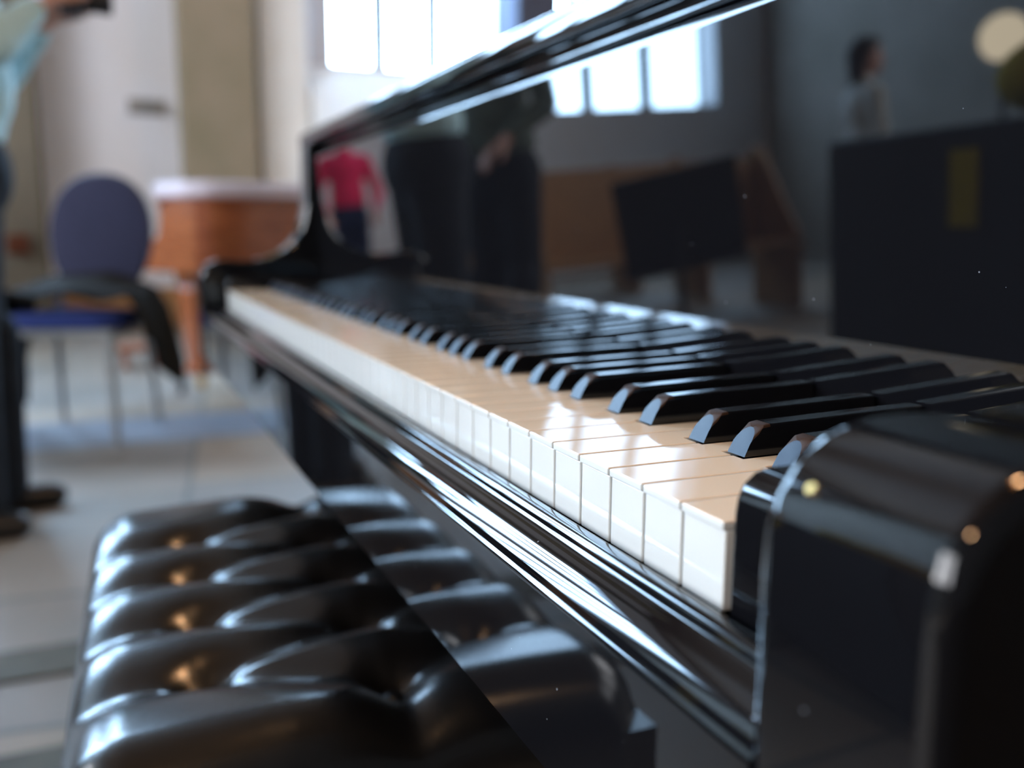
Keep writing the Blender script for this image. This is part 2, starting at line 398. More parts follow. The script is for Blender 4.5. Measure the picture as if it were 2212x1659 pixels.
def make_keys(root):
    cache = {}; bme = black_mesh()
    off = {'C#': -0.003, 'D#': 0.003, 'F#': -0.0035, 'G#': 0.0, 'A#': 0.0035}
    for k in range(52):
        L = order[k % 7]; last = 'C8' if k == 0 else ('A0' if k == 51 else None)
        key = (L, last)
        if key not in cache: cache[key] = white_mesh(L, last)
        o = bpy.data.objects.new('white_key', cache[key]); C.objects.link(o); o.parent = root
        o.location = (-PITCH * k, 0, 0)
        b = o.modifiers.new('bevel', 'BEVEL'); b.width = 0.0007; b.segments = 3; b.limit_method = 'ANGLE'
        q = o.modifiers.new('wn', 'WEIGHTED_NORMAL'); q.weight = 90
        # the black key on the left boundary of this white key (between k and k+1)
        nm = {'B': 'A#', 'A': 'G#', 'G': 'F#', 'E': 'D#', 'D': 'C#'}.get(L)
        if nm and k < 51:
            o = bpy.data.objects.new('black_key', bme); C.objects.link(o); o.parent = root
            q = o.modifiers.new('wn', 'WEIGHTED_NORMAL'); q.weight = 90; q.keep_sharp = True
            o.location = (-PITCH * (k + 1) + off[nm], 0, 0)

SLIP = [(-0.0045, -0.068), (-0.0045, -0.0262), (-0.0052, -0.0250), (-0.0066, -0.0244), (-0.0098, -0.0244), (-0.0112, -0.0250), (-0.0125, -0.0262), (-0.0126, -0.0280), (-0.0134, -0.0294),
        (-0.0158, -0.0302), (-0.0186, -0.0314), (-0.0212, -0.0330), (-0.0236, -0.0350), (-0.0256, -0.0374), (-0.0266, -0.0396), (-0.0268, -0.0410), (-0.0275, -0.0416), (-0.0282, -0.0426), (-0.0284, -0.0440), (-0.0284, -0.068)]
FBTILT = 2.6
def make_piano(name, label, loc, rz, body, keys=True, dark=None, group=None, L=1.15, knob=BRASS, legs=((-1.20, 0.33), (-0.03, 0.33)), lsc=1.0):
    root = thing(name, label, 'piano', loc, rz, group)
    o0 = Vector((0, 0, 0))
    dark = dark or body
    k = lambda bm: [setattr(v, 'co', v.co + Vector((0, 0, K))) for v in bm.verts]
    def part(nm, bm, m, **kw):
        k(bm); return obj(nm, bm, m, root, **kw)
    # arms at both ends
    for a0, a1 in ((0.0515, 0.107), (-1.335, -1.2795)):
        bm = NB(); prism(bm, arm_profile(), a0, a1); ao = part('arm', bm, body, bevel=0.006, seg=5, angle=50); ao.modifiers['bevel'].use_clamp_overlap = False; ao.modifiers.remove(ao.modifiers['wn']); ao.modifiers['bevel'].harden_normals = True
    # key blocks
    for a0, a1 in ((0.0035, 0.0512), (-1.2792, -1.2255)):
        bm = NB(); P = [(0.000, -0.060), (0.000, 0.004), (0.0008, 0.009), (0.003, 0.0132), (0.007, 0.0162), (0.012, 0.0172), (0.150, 0.0172), (0.150, -0.060)]
        prism(bm, P, a0, a1); part('key_block', bm, body, bevel=0.002, seg=3)
    bm = NB(); prism(bm, SLIP, -1.2792, 0.0512); part('keyslip', bm, body, angle=50, wn=True)
    bm = NB(); box(bm, -1.2792, 0.0512, -0.0278, 0.17, -0.110, -0.0686); part('key_bed', bm, body, smooth=False)
    # fallboard: a flat polished board standing behind the keys, rounded along its top
    t = math.tan(math.radians(FBTILT)); yb, zt = 0.1535, 0.2075
    P = [(yb, 0.0016)] + [(yb - (zt - 0.008 - 0.0016) * t, zt - 0.008)]
    yt = P[-1][0]; P += [(yt + 0.002, zt - 0.003), (yt + 0.006, zt), (yt + 0.022, zt), (yt + 0.022, 0.0016)]
    bm = NB(); prism(bm, P, -1.279, 0.051); part('fallboard', bm, body, angle=60, wn=True)
    if keys:
        n0 = set(bpy.data.objects)
        make_keys(root)
        for o in bpy.data.objects:
            if o not in n0: o.location.z += K
    else:
        bm = NB(); box(bm, -1.2255, 0.003, 0.0, 0.16, -0.03, 0.0); part('keyboard', bm, IVORY, smooth=False)
    # case and lid
    y_front = 0.20
    P = resample(case_outline(y0=y_front, L=L))
    bm = NB(); prism(bm, P, -0.11, 0.232, 'z'); part('case', bm, body, angle=30, wn=True)
    # front moulding of the lid, seen from below
    LP = [(0.1650, 0.2165), (0.1610, 0.2165), (0.1585, 0.2180), (0.1575, 0.2205), (0.1585, 0.2230), (0.1600, 0.2245), (0.1600, 0.2265), (0.1490, 0.2285), (0.1450, 0.2310), (0.1435, 0.2350), (0.1435, 0.2445), (0.1455, 0.2495), (0.1500, 0.2525), (0.1600, 0.2535), (0.2050, 0.2535), (0.2050, 0.2325), (0.1650, 0.2325)]
    bm = NB(); prism(bm, [(a - 0.004, b - 0.0062) for a, b in LP], -1.352, 0.124); part('lid_front', bm, body, angle=45, wn=True)
    P2 = resample(case_outline(y0=y_front + 0.006, L=L, grow=0.016))
    bm = NB(); prism(bm, P2, 0.2325, 0.2473, 'z'); part('lid', bm, body, bevel=0.003, angle=30)
    # legs
    for lx, ly in legs + ((-1.03, 0.33 + 0.90 * L),):
        bm = NB()
        S_ = [(0.062, -0.11), (0.062, -0.17), (0.050, -0.19), (0.060, -0.22), (0.040, -0.55), (0.036, -0.60), (0.046, -0.63), (0.046, -0.655)]
        rings = [[(lx + sx * s * lsc, ly + sy * s * lsc, z) for sx, sy in ((1, 1), (-1, 1), (-1, -1), (1, -1))] for s, z in S_]
        loft(bm, rings); lo_ = part('leg', bm, dark, bevel=0.006, seg=2)
        bm = NB(); lathe(bm, [(0.014, -0.655), (0.026, -0.665), (0.012, -0.672)], (lx, ly, 0), 16)
        rg = []
        for i in range(20):
            a = 2 * math.pi * i / 20; rg.append((math.cos(a) * 0.031, -0.7036 + math.sin(a) * 0.031))
        prism(bm, [(ly + p[0], p[1]) for p in rg], lx - 0.011, lx + 0.011)
        co_ = part('caster', bm, knob, bevel=0.002); co_.parent = lo_
    # lyre with pedals
    bm = NB()
    for sx in (-0.07, 0.07): tube(bm, [(-0.61 + sx, 0.42, -0.11), (-0.61 + sx * 0.8, 0.42, -0.60)], 0.018)
    box(bm, -0.75, -0.47, 0.37, 0.47, -0.66, -0.60); part('pedal_lyre', bm, dark, bevel=0.004)
    for i in range(3):
        bm = NB(); box(bm, -0.69 + i * 0.066, -0.662 + i * 0.066, 0.27, 0.38, -0.645, -0.635); part('pedal', bm, knob, bevel=0.004)
    return root

piano = make_piano('grand_piano', 'glossy black grand piano filling the foreground, its whole keyboard open', (0, 0, 0), 0, BLK)
# brass disc standing in for a lamp glint on the treble arm
def glint_disc(x, y, z, r, nrm=(0, -1, 0)):
    n = Vector(nrm).normalized(); bm = NB()
    q = n.to_track_quat('Z', 'Y').to_matrix().to_4x4(); q.translation = Vector((x, y, z + K))
    segs = 20
    rings = [[q @ Vector((rr * math.cos(2 * math.pi * k / segs), rr * math.sin(2 * math.pi * k / segs), zz)) for k in range(segs)] for rr, zz in ((r, -0.003), (r, 0.0), (r * 0.8, 0.0004))]
    loft(bm, rings); o = obj('glint_disc', bm, BRASS, piano); return o
glint_disc(0.0645, -0.0258, 0.0300, 0.0014, (0, -0.8, 0.6))

# ------------------------------------------------------------------ tufted leather bench
def make_bench():
    root = thing('piano_bench', 'black buttoned leather piano bench tucked under the keyboard', 'bench', (0, 0, 0))
    zt = K - 0.197; xa, xb, ya, yb = -0.785, -0.262, -0.212, 0.150
    px = 0.095; cols = [-0.125, -0.01, 0.10]
    bx0 = -0.377
    btn = []
    for ci, cy in enumerate(cols):
        ofs = 0 if ci % 2 == 0 else px / 2
        for n in range(-6, 7):
            x = bx0 + ofs + n * px
            if xa + 0.03 < x < xb - 0.03: btn.append((x, cy, ci))
    segs = []
    for x, y, ci in btn:
        if ci == 0: segs.append(((x, y), (x - 0.006, ya - 0.02)))
        if x > bx0 + 0.01 or (ci == 1 and x < -0.68): segs.append(((x, y), (xb + 0.02 if x > bx0 else xa - 0.02, y)))
        if ci == 2: segs.append(((x, y), (x, yb + 0.02)))
        for x2, y2, c2 in btn:
            if c2 == ci + 1 and abs(x2 - x) < px * 0.6: segs.append(((x, y), (x2, y2)))
    def dseg(p, s):
        (ax, ay), (bx, by) = s; dx, dy = bx - ax, by - ay
        t = max(0, min(1, ((p[0] - ax) * dx + (p[1] - ay) * dy) / (dx * dx + dy * dy)))
        return math.hypot(p[0] - ax - t * dx, p[1] - ay - t * dy)
    bm = NB(); nx, ny = 150, 104
    G = []
    R_ = 0.042
    for i in range(nx + 1):
        row = []
        for j in range(ny + 1):
            x = xa + (xb - xa) * i / nx; y = ya + (yb - ya) * j / ny
            d = min(dseg((x, y), s) for s in segs)
            db = min(math.hypot(x - a, y - b) for a, b, _ in btn)
            h = 0.016 * (1 - math.exp(-(d / 0.026) ** 1.5)) - 0.016
            h -= 0.016 * math.exp(-(db / 0.018) ** 2)
            ed = min(x - xa, xb - x, y - ya, yb - y)
            # rounded rectangular plan corner and rounded edge
            fx = max(0, 1 - min(x - xa, xb - x) / R_); fy = max(0, 1 - min(y - ya, yb - y) / R_)
            e = min(1, math.hypot(fx, fy)); fall = R_ * 1.05 * (1 - math.sqrt(max(0, 1 - e * e)))
            h += 0.010 * math.cos((y - (ya + yb) / 2) / (yb - ya) * math.pi)
            h *= (1 - e ** 3 * 0.75)
            row.append(bm.verts.new((x, y, zt + h - fall)))
        G.append(row)
    for i in range(nx):
        for j in range(ny): bm.faces.new((G[i][j], G[i + 1][j], G[i + 1][j + 1], G[i][j + 1]))
    # sides down to the wooden rail
    loop = [G[i][0] for i in range(nx + 1)] + [G[nx][j] for j in range(1, ny + 1)] + [G[i][ny] for i in range(nx - 1, -1, -1)] + [G[0][j] for j in range(ny - 1, 0, -1)]
    low = [bm.verts.new((v.co.x, v.co.y, zt - 0.085)) for v in loop]
    n = len(loop)
    for i in range(n): bm.faces.new((loop[i], low[i], low[(i + 1) % n], loop[(i + 1) % n]))
    bm.faces.new(low)
    cu = obj('cushion', bm, LEATHER, root, angle=60)
    for x, y, ci in btn:
        bm = NB(); lathe(bm, [(0.0068, -0.003), (0.0075, 0.0), (0.006, 0.0022), (0.003, 0.0032)], (x, y, zt - 0.028 + 0.010 * math.cos((y - (ya + yb) / 2) / (yb - ya) * math.pi)), 14)
        obj('button', bm, LEATHER, cu)
    bm = NB(); box(bm, xa + 0.024, xb - 0.024, ya + 0.024, yb - 0.024, zt - 0.15, zt - 0.086); obj('rail', bm, BWOOD, root, bevel=0.004)
    for lx in (xa + 0.055, xb - 0.055):
        for ly in (ya + 0.055, yb - 0.055):
            bm = NB(); loft(bm, [[(lx + sx * s, ly + sy * s, z) for sx, sy in ((1, 1), (-1, 1), (-1, -1), (1, -1))] for s, z in ((0.027, zt - 0.151), (0.027, 0.25), (0.020, 0.0))])
            obj('leg', bm, BWOOD, root, bevel=0.003)
    root.rotation_euler = (0, 0, math.radians(-2.2)); root.location = (0, -0.012, 0)
    return root
make_bench()

# ------------------------------------------------------------------ blue chair
def chair(name, label, loc, rz, group=None):
    root = thing(name, label, 'chair', loc, rz, group)      # local +y is the way the sitter faces
    sw, sd = 0.225, 0.215
    bm = NB()
    rings = []
    for z, s in ((0.452, 0.94), (0.458, 1.0), (0.485, 1.0), (0.502, 0.94), (0.508, 0.8)):
        rg = []
        for k in range(40):
            a = 2 * math.pi * k / 40; c, s_ = math.cos(a), math.sin(a)
            rg.append((sw * s * math.copysign(abs(c) ** 0.45, c), sd * s * math.copysign(abs(s_) ** 0.45, s_), z))
        rings.append(rg)
    loft(bm, rings); obj('seat', bm, BLUES, root)
    # oval back, tilted a little
    bm = NB(); rings = []
    for y, s in ((-0.024, 0.9), (-0.02, 0.98), (0.0, 1.0), (0.018, 0.96), (0.026, 0.8), (0.03, 0.4)):
        rg = []
        for k in range(44):
            a = 2 * math.pi * k / 44; c, s_ = math.cos(a), math.sin(a)
            wy = 0.215 * math.copysign(abs(c) ** 0.9, c) * (1 - 0.10 * max(0, -s_))
            zz = 0.80 + 0.265 * math.copysign(abs(s_) ** 0.85, s_)
            rg.append((wy * s, -0.225 - (zz * s + 0.80 * (1 - s) - 0.55) * 0.16 + y, zz * s + 0.80 * (1 - s)))
        rings.append(rg)
    loft(bm, rings); obj('backrest', bm, BLUEF, root)
    for sx in (-1, 1):
        bm = NB(); tube(bm, [(sx * 0.195, 0.195, 0.452), (sx * 0.21, 0.22, 0.0)], [0.015, 0.013]); obj('leg', bm, STEEL, root)
        bm = NB(); tube(bm, [(sx * 0.16, -0.235, 0.60), (sx * 0.185, -0.21, 0.44), (sx * 0.205, -0.26, 0.0)], [0.012, 0.015, 0.013]); obj('leg', bm, STEEL, root)
    bm = NB()
    for yy in (-0.19, 0.19): box(bm, -0.2, 0.2, yy - 0.011, yy + 0.011, 0.425, 0.4515)
    for xx in (-0.2, 0.2): box(bm, xx - 0.011, xx + 0.011, -0.2, 0.2, 0.425, 0.4515)
    obj('seat_frame', bm, STEEL, root)
    return root
ch = chair('banquet_chair', 'blue upholstered chair with an oval back, standing in front of the stone piers', (-3.84, -0.27, 0), math.radians(-112))

# dark jacket lying over the seat and hanging down its side
bm = NB(); n1, n2 = 40, 26; G = []
for i in range(n1 + 1):
    row = []; t = -1 + 2 * i / n1            # across the seat, -1 = its left side, 1 = its right side
    for j in range(n2 + 1):
        s = j / n2
        a = abs(t); edge = 0.245
        over = 0.42 if t > 0 else 0.46
        L_ = a * (edge + over * (1.0 - 0.75 * s))
        if L_ < edge: xx, zz = math.copysign(L_, t), 0.535
        else:
            d = L_ - edge; xx = math.copysign(edge + 0.012 + 0.05 * min(1, d * 4) + 0.02 * math.sin(s * 9), t); zz = 0.52 - d * 0.92
        yy = -0.20 + 0.34 * s
        nz = noise.noise(Vector((xx * 6, yy * 7, zz * 5))) * 0.035
        if L_ < edge: zz += 0.035 + nz + 0.05 * math.exp(-(t / 0.25) ** 2) * (1 - s) 
        else: xx += math.copysign(0.012, t) + nz * 0.6
        row.append(bm.verts.new((-xx, yy + nz * 0.3, zz)))
    G.append(row)
for i in range(n1):
    for j in range(n2): bm.faces.new((G[i][j], G[i + 1][j], G[i + 1][j + 1], G[i][j + 1]))
jk = obj('jacket', bm, JACK); sm = jk.modifiers.new('s', 'SOLIDIFY'); sm.thickness = 0.02; sm.offset = 1
jk.location = (-3.84, -0.27, 0); jk.rotation_euler = (0, 0, math.radians(-112))
tag(jk, 'dark coat spread over the seat of the blue chair, its sides hanging down', 'coat')

# ------------------------------------------------------------------ second piano, reddish brown
p2 = make_piano('grand_piano', 'reddish brown wooden grand piano standing at the far end of the room', (-4.90, 0.12, 0), math.radians(-60), WALN, keys=False, dark=WALN, L=0.7, legs=((-1.1, 0.08), (-0.13, 0.08)), lsc=1.25)
bm = NB()
P3 = resample(case_outline(y0=0.14, L=0.755, grow=0.03))
A_ = P3
prism(bm, A_, K + 0.2485, K + 0.325, 'z')  # added slab, stands in for the pale band along the lid
cl = obj('lid_band_slab', bm, LILAC, bevel=0.02, seg=4, angle=40)
cl.location = p2.location; cl.rotation_euler = p2.rotation_euler
tag(cl, 'pale lilac slab added over the lid of the reddish brown piano for its pale band', 'added slab')

# ------------------------------------------------------------------ people
def blob(parts, name, m, parent, voxel=0.012, smooth=4):
    """parts: list of ('c', p0, p1, r0, r1[, flat]) capsules and ('e', centre, (rx, ry, rz)) ellipsoids, fused into one surface"""
    bm = NB()
    for p in parts:
        if p[0] == 'e':
            r = bmesh.ops.create_icosphere(bm, subdivisions=3, radius=1)
            mt = Matrix.Translation(Vector(p[1])) @ (p[3] if len(p) > 3 else Matrix.Identity(4)) @ Matrix.Diagonal((*p[2], 1))
            bmesh.ops.transform(bm, matrix=mt, verts=r['verts'])
        else:
            a, b, r0, r1 = Vector(p[1]), Vector(p[2]), p[3], p[4]
            flat = p[5] if len(p) > 5 else 1.0
            d = b - a; L = d.length; q = d.to_track_quat('Z', 'Y').to_matrix().to_4x4() if abs(d.normalized().z) < 0.98 else Matrix.Identity(4) if d.z > 0 else Matrix.Rotation(math.pi, 4, 'X')
            rings = []
            for i in range(7):
                t = i / 6 * math.pi / 2
                rings.append((r0 * math.sin(t), -r0 * math.cos(t)))
            for i in range(7):
                t = math.pi / 2 + i / 6 * math.pi / 2
                rings.append((r1 * math.sin(t), L - r1 * math.cos(t)))
            rr = [[(q @ Vector((max(1e-4, r) * math.cos(2 * math.pi * k / 18), max(1e-4, r) * flat * math.sin(2 * math.pi * k / 18), z))) + a for k in range(18)] for r, z in rings]
            loft(bm, rr)
    me = bpy.data.meshes.new(name); bmesh.ops.recalc_face_normals(bm, faces=bm.faces); bm.to_mesh(me); bm.free()
    o = bpy.data.objects.new(name, me); C.objects.link(o)
    rm = o.modifiers.new('r', 'REMESH'); rm.mode = 'VOXEL'; rm.voxel_size = voxel
    sm = o.modifiers.new('s', 'SMOOTH'); sm.iterations = smooth; sm.factor = 0.5
    dg = bpy.context.evaluated_depsgraph_get(); me2 = bpy.data.meshes.new_from_object(o.evaluated_get(dg))
    o.modifiers.clear(); o.data = me2; me2.materials.clear(); me2.materials.append(m); me2.name = name
    me2.polygons.foreach_set('use_smooth', [True] * len(me2.polygons))
    if parent: o.parent = parent
    return o

def hand(parts, wrist, d, up, side, curl=0.5, s=1.0):
    """palm and five fingers from the wrist, pointing along d, back of hand towards up; side=+1 puts the thumb on d x up"""
    d = Vector(d).normalized(); up = Vector(up); up = (up - d * up.dot(d)).normalized(); lat = d.cross(up) * side
    w = Vector(wrist)
    for k, o_ in enumerate((0.027, 0.009, -0.009, -0.026)):
        parts.append(('c', w + lat * o_ * 0.6 * s, w + d * 0.085 * s + lat * o_ * s, 0.014 * s, 0.011 * s))
        L = (0.068, 0.078, 0.072, 0.056)[k] * s
        a = w + d * 0.088 * s + lat * o_ * s
        d1 = (d * math.cos(curl * 0.6) - up * math.sin(curl * 0.6)).normalized(); b = a + d1 * L * 0.45
        d2 = (d * math.cos(curl * 1.5) - up * math.sin(curl * 1.5)).normalized(); c = b + d2 * L * 0.32
        d3 = (d * math.cos(curl * 2.1) - up * math.sin(curl * 2.1)).normalized(); e = c + d3 * L * 0.23
        parts += [('c', a, b, 0.0088 * s, 0.008 * s), ('c', b, c, 0.008 * s, 0.0075 * s), ('c', c, e, 0.0075 * s, 0.0065 * s)]
    a = w + d * 0.025 * s + lat * 0.024 * s; b = a + (d * 0.6 + lat * 0.75 - up * 0.2).normalized() * 0.042 * s
    c = b + (d * 0.85 + lat * 0.35 - up * 0.3).normalized() * 0.032 * s; e = c + (d * 0.9 + lat * 0.1 - up * 0.4).normalized() * 0.022 * s
    parts += [('c', a, b, 0.0125 * s, 0.010 * s), ('c', b, c, 0.010 * s, 0.009 * s), ('c', c, e, 0.009 * s, 0.0075 * s)]

def person(label, loc, rz, top, legs, hair, la, ra, H=1.74, hand_l=None, hand_r=None, feet=((-0.10, 0.0), (0.10, 0.02)), seated=False, long_hair=False, lean=0.0, short=False, head_turn=0.0, belly=0.0):
    """faces local +y. la / ra: (elbow, wrist) offsets in local space for left (-x... viewer right) arms"""
    root = thing('person', label, 'person', loc, rz)
    k = H / 1.74
    hip = 0.90 * k; dz = 0.0
    if seated: dz = 0.47 - hip; 
    V = lambda x, y, z: Vector((x, y, z))
    hipz = hip + dz
    sh = hipz + 0.53 * k; nk = sh + 0.06 * k; hd = sh + 0.215 * k
    ly = lambda z: lean * (z - hipz)
    shx = 0.185 * k
    body = []; shirt = []; tr = []
    # torso
    body += [('e', V(0, 0.0, hipz), (0.142 * k, 0.095 * k, 0.11 * k)), ('e', V(0, 0.01 + ly(hipz + .25), hipz + 0.22 * k), (0.135 * k, 0.095 * k, 0.18 * k)), ('e', V(0, 0.005 + ly(sh - .1), sh - 0.11 * k), (0.165 * k, 0.105 * k, 0.17 * k)),
             ('c', V(-shx * 0.75, ly(sh), sh - 0.02), V(shx * 0.75, ly(sh), sh - 0.02), 0.055 * k, 0.055 * k), ('c', V(0, ly(sh), sh - 0.02), V(0, 0.015 + ly(nk), nk + 0.09 * k), 0.058 * k, 0.052 * k)]
    shirt += [('e', V(0, 0.0, hipz + 0.14 * k), (0.168 * k, 0.122 * k, 0.10 * k)), ('e', V(0, 0.012 + belly * 0.5 + ly(hipz + .25), hipz + 0.24 * k), (0.158 * k, 0.115 * k + belly, 0.17 * k)), ('e', V(0, 0.005 + ly(sh - .1), sh - 0.11 * k), (0.182 * k, 0.122 * k, 0.175 * k)),
              ('c', V(-shx * 0.8, ly(sh), sh - 0.025), V(shx * 0.8, ly(sh), sh - 0.025), 0.066 * k, 0.066 * k), ('c', V(0, ly(sh), sh - 0.03), V(0, 0.008 + ly(nk), nk + 0.005), 0.075 * k, 0.064 * k)]
    # head
    hc = V(0, 0.03 + ly(hd), hd)
    Rt = Matrix.Rotation(head_turn, 4, 'Z')
    def hp(x, y, z): return hc + (Rt @ V(x * k, y * k, z * k))
    body += [('e', hp(0, -0.012, 0.035), (0.074 * k, 0.092 * k, 0.088 * k), Rt), ('e', hp(0, 0.022, -0.035), (0.058 * k, 0.066 * k, 0.082 * k), Rt), ('e', hp(0, 0.066, -0.092), (0.024 * k, 0.022 * k, 0.022 * k), Rt),
             ('c', hp(0, 0.082, 0.008), hp(0, 0.104, -0.030), 0.009 * k, 0.014 * k), ('c', hp(-0.026, 0.078, 0.030), hp(0.026, 0.078, 0.030), 0.013 * k, 0.013 * k), ('c', hp(-0.018, 0.084, -0.062), hp(0.018, 0.084, -0.062), 0.008 * k, 0.008 * k),
             ('e', hp(-0.074, -0.008, -0.008), (0.010 * k, 0.020 * k, 0.032 * k), Rt), ('e', hp(0.074, -0.008, -0.008), (0.010 * k, 0.020 * k, 0.032 * k), Rt)]
    # arms
    for sgn, A, hm in ((-1, la, hand_l), (1, ra, hand_r)):
        s0 = V(sgn * shx, ly(sh), sh - 0.03); el = V(*A[0]) + V(0, 0, sh); wr = V(*A[1]) + V(0, 0, sh)
        body += [('c', s0, el, 0.046 * k, 0.038 * k), ('c', el, wr, 0.038 * k, 0.025 * k)]
        d = (wr - el).normalized(); upv = V(0, 0, 1) if abs(d.z) < 0.8 else V(sgn * 1.0, 0, 0)
        hand(body, wr + d * 0.012, d, upv, sgn if abs(d.z) < 0.8 else sgn, 0.9 if hm else 0.45, k)
        shirt += [('c', s0, el, 0.060 * k, 0.050 * k)]
        if not short: shirt += [('c', el, wr - d * 0.02, 0.050 * k, 0.036 * k)]
        else: pass
    # legs
    for sgn, ft in ((-1, feet[0]), (1, feet[1])):
        h0 = V(sgn * 0.085 * k, 0, hipz - 0.02)
        if seated:
            kn = V(sgn * 0.13, 0.42 * k, hipz + 0.03); an = V(sgn * 0.13 + ft[0] * 0, 0.40 * k + ft[1], 0.085)
        else:
            an = V(ft[0] * 1.0, ft[1], 0.085); kn = (h0 + an) / 2 + V(0, 0.025, 0.02)
        body += [('c', h0, kn, 0.080 * k, 0.052 * k), ('c', kn, an, 0.052 * k, 0.034 * k), ('c', an + V(0, -0.01, -0.035), an + V(sgn * 0.02, 0.14, -0.055), 0.032, 0.024)]
        tr += [('c', h0, kn, 0.096 * k, 0.070 * k), ('c', kn, an + V(0, 0, 0.0), 0.070 * k, 0.062 * k)]
    tr += [('e', V(0, -0.005, hipz + 0.02 * k), (0.180 * k, 0.134 * k, 0.150 * k))]
    blob(body, 'body', SKIN, root, 0.0065, 2)
    blob(shirt, 'shirt', top, root, 0.012, 5); blob(tr, 'trousers', legs, root, 0.012, 4)
    for sgn, ft in ((-1, feet[0]), (1, feet[1])):
        an = V(sgn * 0.13, 0.40 * k + ft[1], 0.085) if seated else V(ft[0], ft[1], 0.085)
        blob([('c', V(an.x, an.y - 0.045, 0.042), V(an.x + sgn * 0.02, an.y + 0.14, 0.036), 0.044, 0.036), ('c', V(an.x, an.y - 0.01, 0.05), V(an.x, an.y, 0.10), 0.042, 0.040)], 'shoe', SHOE, root, 0.009, 3)
    hr = [('e', hp(0, -0.026, 0.050), (0.084 * k, 0.094 * k, 0.088 * k), Rt), ('e', hp(0, 0.03, 0.098), (0.062 * k, 0.055 * k, 0.035 * k), Rt)]
    if long_hair: hr += [('c', hp(0, -0.07, 0.03), hp(0, -0.075, -0.13), 0.072 * k, 0.055 * k)]
    blob(hr, 'hair', hair, root, 0.010, 3)
    for sx in (-1, 1):
        bm = NB(); r = bmesh.ops.create_uvsphere(bm, u_segments=12, v_segments=8, radius=0.011 * k); bmesh.ops.translate(bm, verts=bm.verts, vec=hp(sx * 0.030, 0.079, 0.012)); obj('eye', bm, EYE, root)
    return root

# the man at the left edge, filming with a camera held at his chest
pa = person('person in pale blue shirt and dark trousers at the left edge, holding a camera', (-2.66, -0.51, 0), math.radians(0), SHIRTB, TROUS, HAIRG,
            ((-0.25, 0.11, -0.25), (-0.125, 0.22, -0.13)), ((0.25, 0.13, -0.25), (0.125, 0.22, -0.13)), H=1.84, hand_l=1, hand_r=1, feet=((-0.13, 0.03), (0.12, -0.05)), short=False, belly=0.015)
def camera_prop(loc, rz):
    r = thing('camera', 'black camera with a bluish lens, held by the person in the pale blue shirt', 'camera', loc, rz)
    bm = NB(); box(bm, -0.065, 0.065, -0.03, 0.03, -0.045, 0.04); box(bm, -0.025, 0.025, -0.028, 0.022, 0.04, 0.062); obj('camera_body', bm, CAMB, r, bevel=0.008, seg=3)
    bm = NB(); tube(bm, [(0, 0.028, -0.003), (0, 0.10, -0.003)], [0.034, 0.038], 24); l = obj('lens_barrel', bm, CAMB, r, bevel=0.002)
    bm = NB(); tube(bm, [(0, 0.098, -0.003), (0, 0.102, -0.003)], [0.032, 0.028], 24); obj('front_glass', bm, LENS, l)
    return r
camera_prop((-2.66, -0.205, 1.445), math.radians(0))

# seen in the polished fallboard
person('person in grey green top and black trousers, reflected beside the window', (-3.35, -1.06, 0), math.radians(-30), GREYG, TROUS, HAIRD,
       ((-0.27, 0.03, -0.28), (-0.20, 0.20, -0.40)), ((0.27, 0.03, -0.28), (0.20, 0.20, -0.40)), H=1.80, feet=((-0.13, 0.0), (0.13, 0.03)))
person('person in light grey top with dark hair, reflected right of the window', (-4.3, -3.92, 0), math.radians(200), LGREY, NAVY, HAIRD,
       ((-0.25, 0.0, -0.29), (-0.26, 0.05, -0.54)), ((0.25, 0.0, -0.29), (0.26, 0.05, -0.54)), H=1.62, long_hair=True, feet=((-0.12, 0.0), (0.12, 0.02)))
person('person in a crimson top, reflected at the far left end of the fallboard', (-7.4, -1.42, 0), math.radians(-80), PINK, NAVY, HAIRD,
       ((-0.25, 0.0, -0.29), (-0.20, 0.2, -0.44)), ((0.25, 0.0, -0.29), (0.20, 0.2, -0.44)), H=1.56, feet=((-0.12, 0.0), (0.12, 0.02)))

# pews along the south side
def pew(loc, label):
    r = thing('pew', label, 'pew', loc, 0, 'oak pews reflected in the fallboard')
    bm = NB(); box(bm, -0.02, 0.02, -0.9, 0.9, 0.42, 1.0); obj('backrest', bm, PEWW, r, bevel=0.006)
    bm = NB(); box(bm, 0.02, 0.42, -0.9, 0.9, 0.42, 0.46); obj('seat', bm, PEWW, r, bevel=0.006)
    for y in (-0.93, 0.90):
        bm = NB(); prism(bm, [(-0.06, 0), (0.42, 0), (0.42, 0.5), (0.30, 0.66), (0.04, 1.08), (-0.06, 1.08)], y, y + 0.03, 'y'); obj('bench_end', bm, PEWW, r, bevel=0.006)
    return r
pew((-5.0, -2.75, 0), 'nearest oak pew of the row reflected below the window')
pew((-6.0, -2.75, 0), 'middle oak pew of the row reflected below the window')
pew((-7.0, -2.75, 0), 'rearmost oak pew against the end wall, reflected below the window')

# music stand
r = thing('music_stand', 'black music stand with a tilted desk, reflected below the window', 'music stand', (-2.6, -1.42, 0), math.radians(-65))
M_ = Matrix.Translation((0, 0.0, 0.74)) @ Matrix.Rotation(math.radians(-9), 4, 'Y') @ Matrix.Rotation(math.radians(-18), 4, 'X')
bm = NB(); box(bm, -0.22, 0.22, -0.006, 0.006, -0.18, 0.18, M_); box(bm, -0.22, 0.22, 0.008, 0.055, -0.18, -0.17, M_); obj('desk', bm, CASEM, r, bevel=0.003)
bm = NB(); tube(bm, [(0, 0, 0.06), (0, 0, 0.72)], 0.012); obj('pole', bm, CAMB, r)
for a in (90, 210, 330):
    bm = NB(); ca, sa = math.cos(math.radians(a)), math.sin(math.radians(a)); tube(bm, [(0, 0, 0.22), (ca * 0.2, sa * 0.2, 0.08), (ca * 0.30, sa * 0.30, 0.010)], 0.010); obj('leg', bm, CAMB, r)

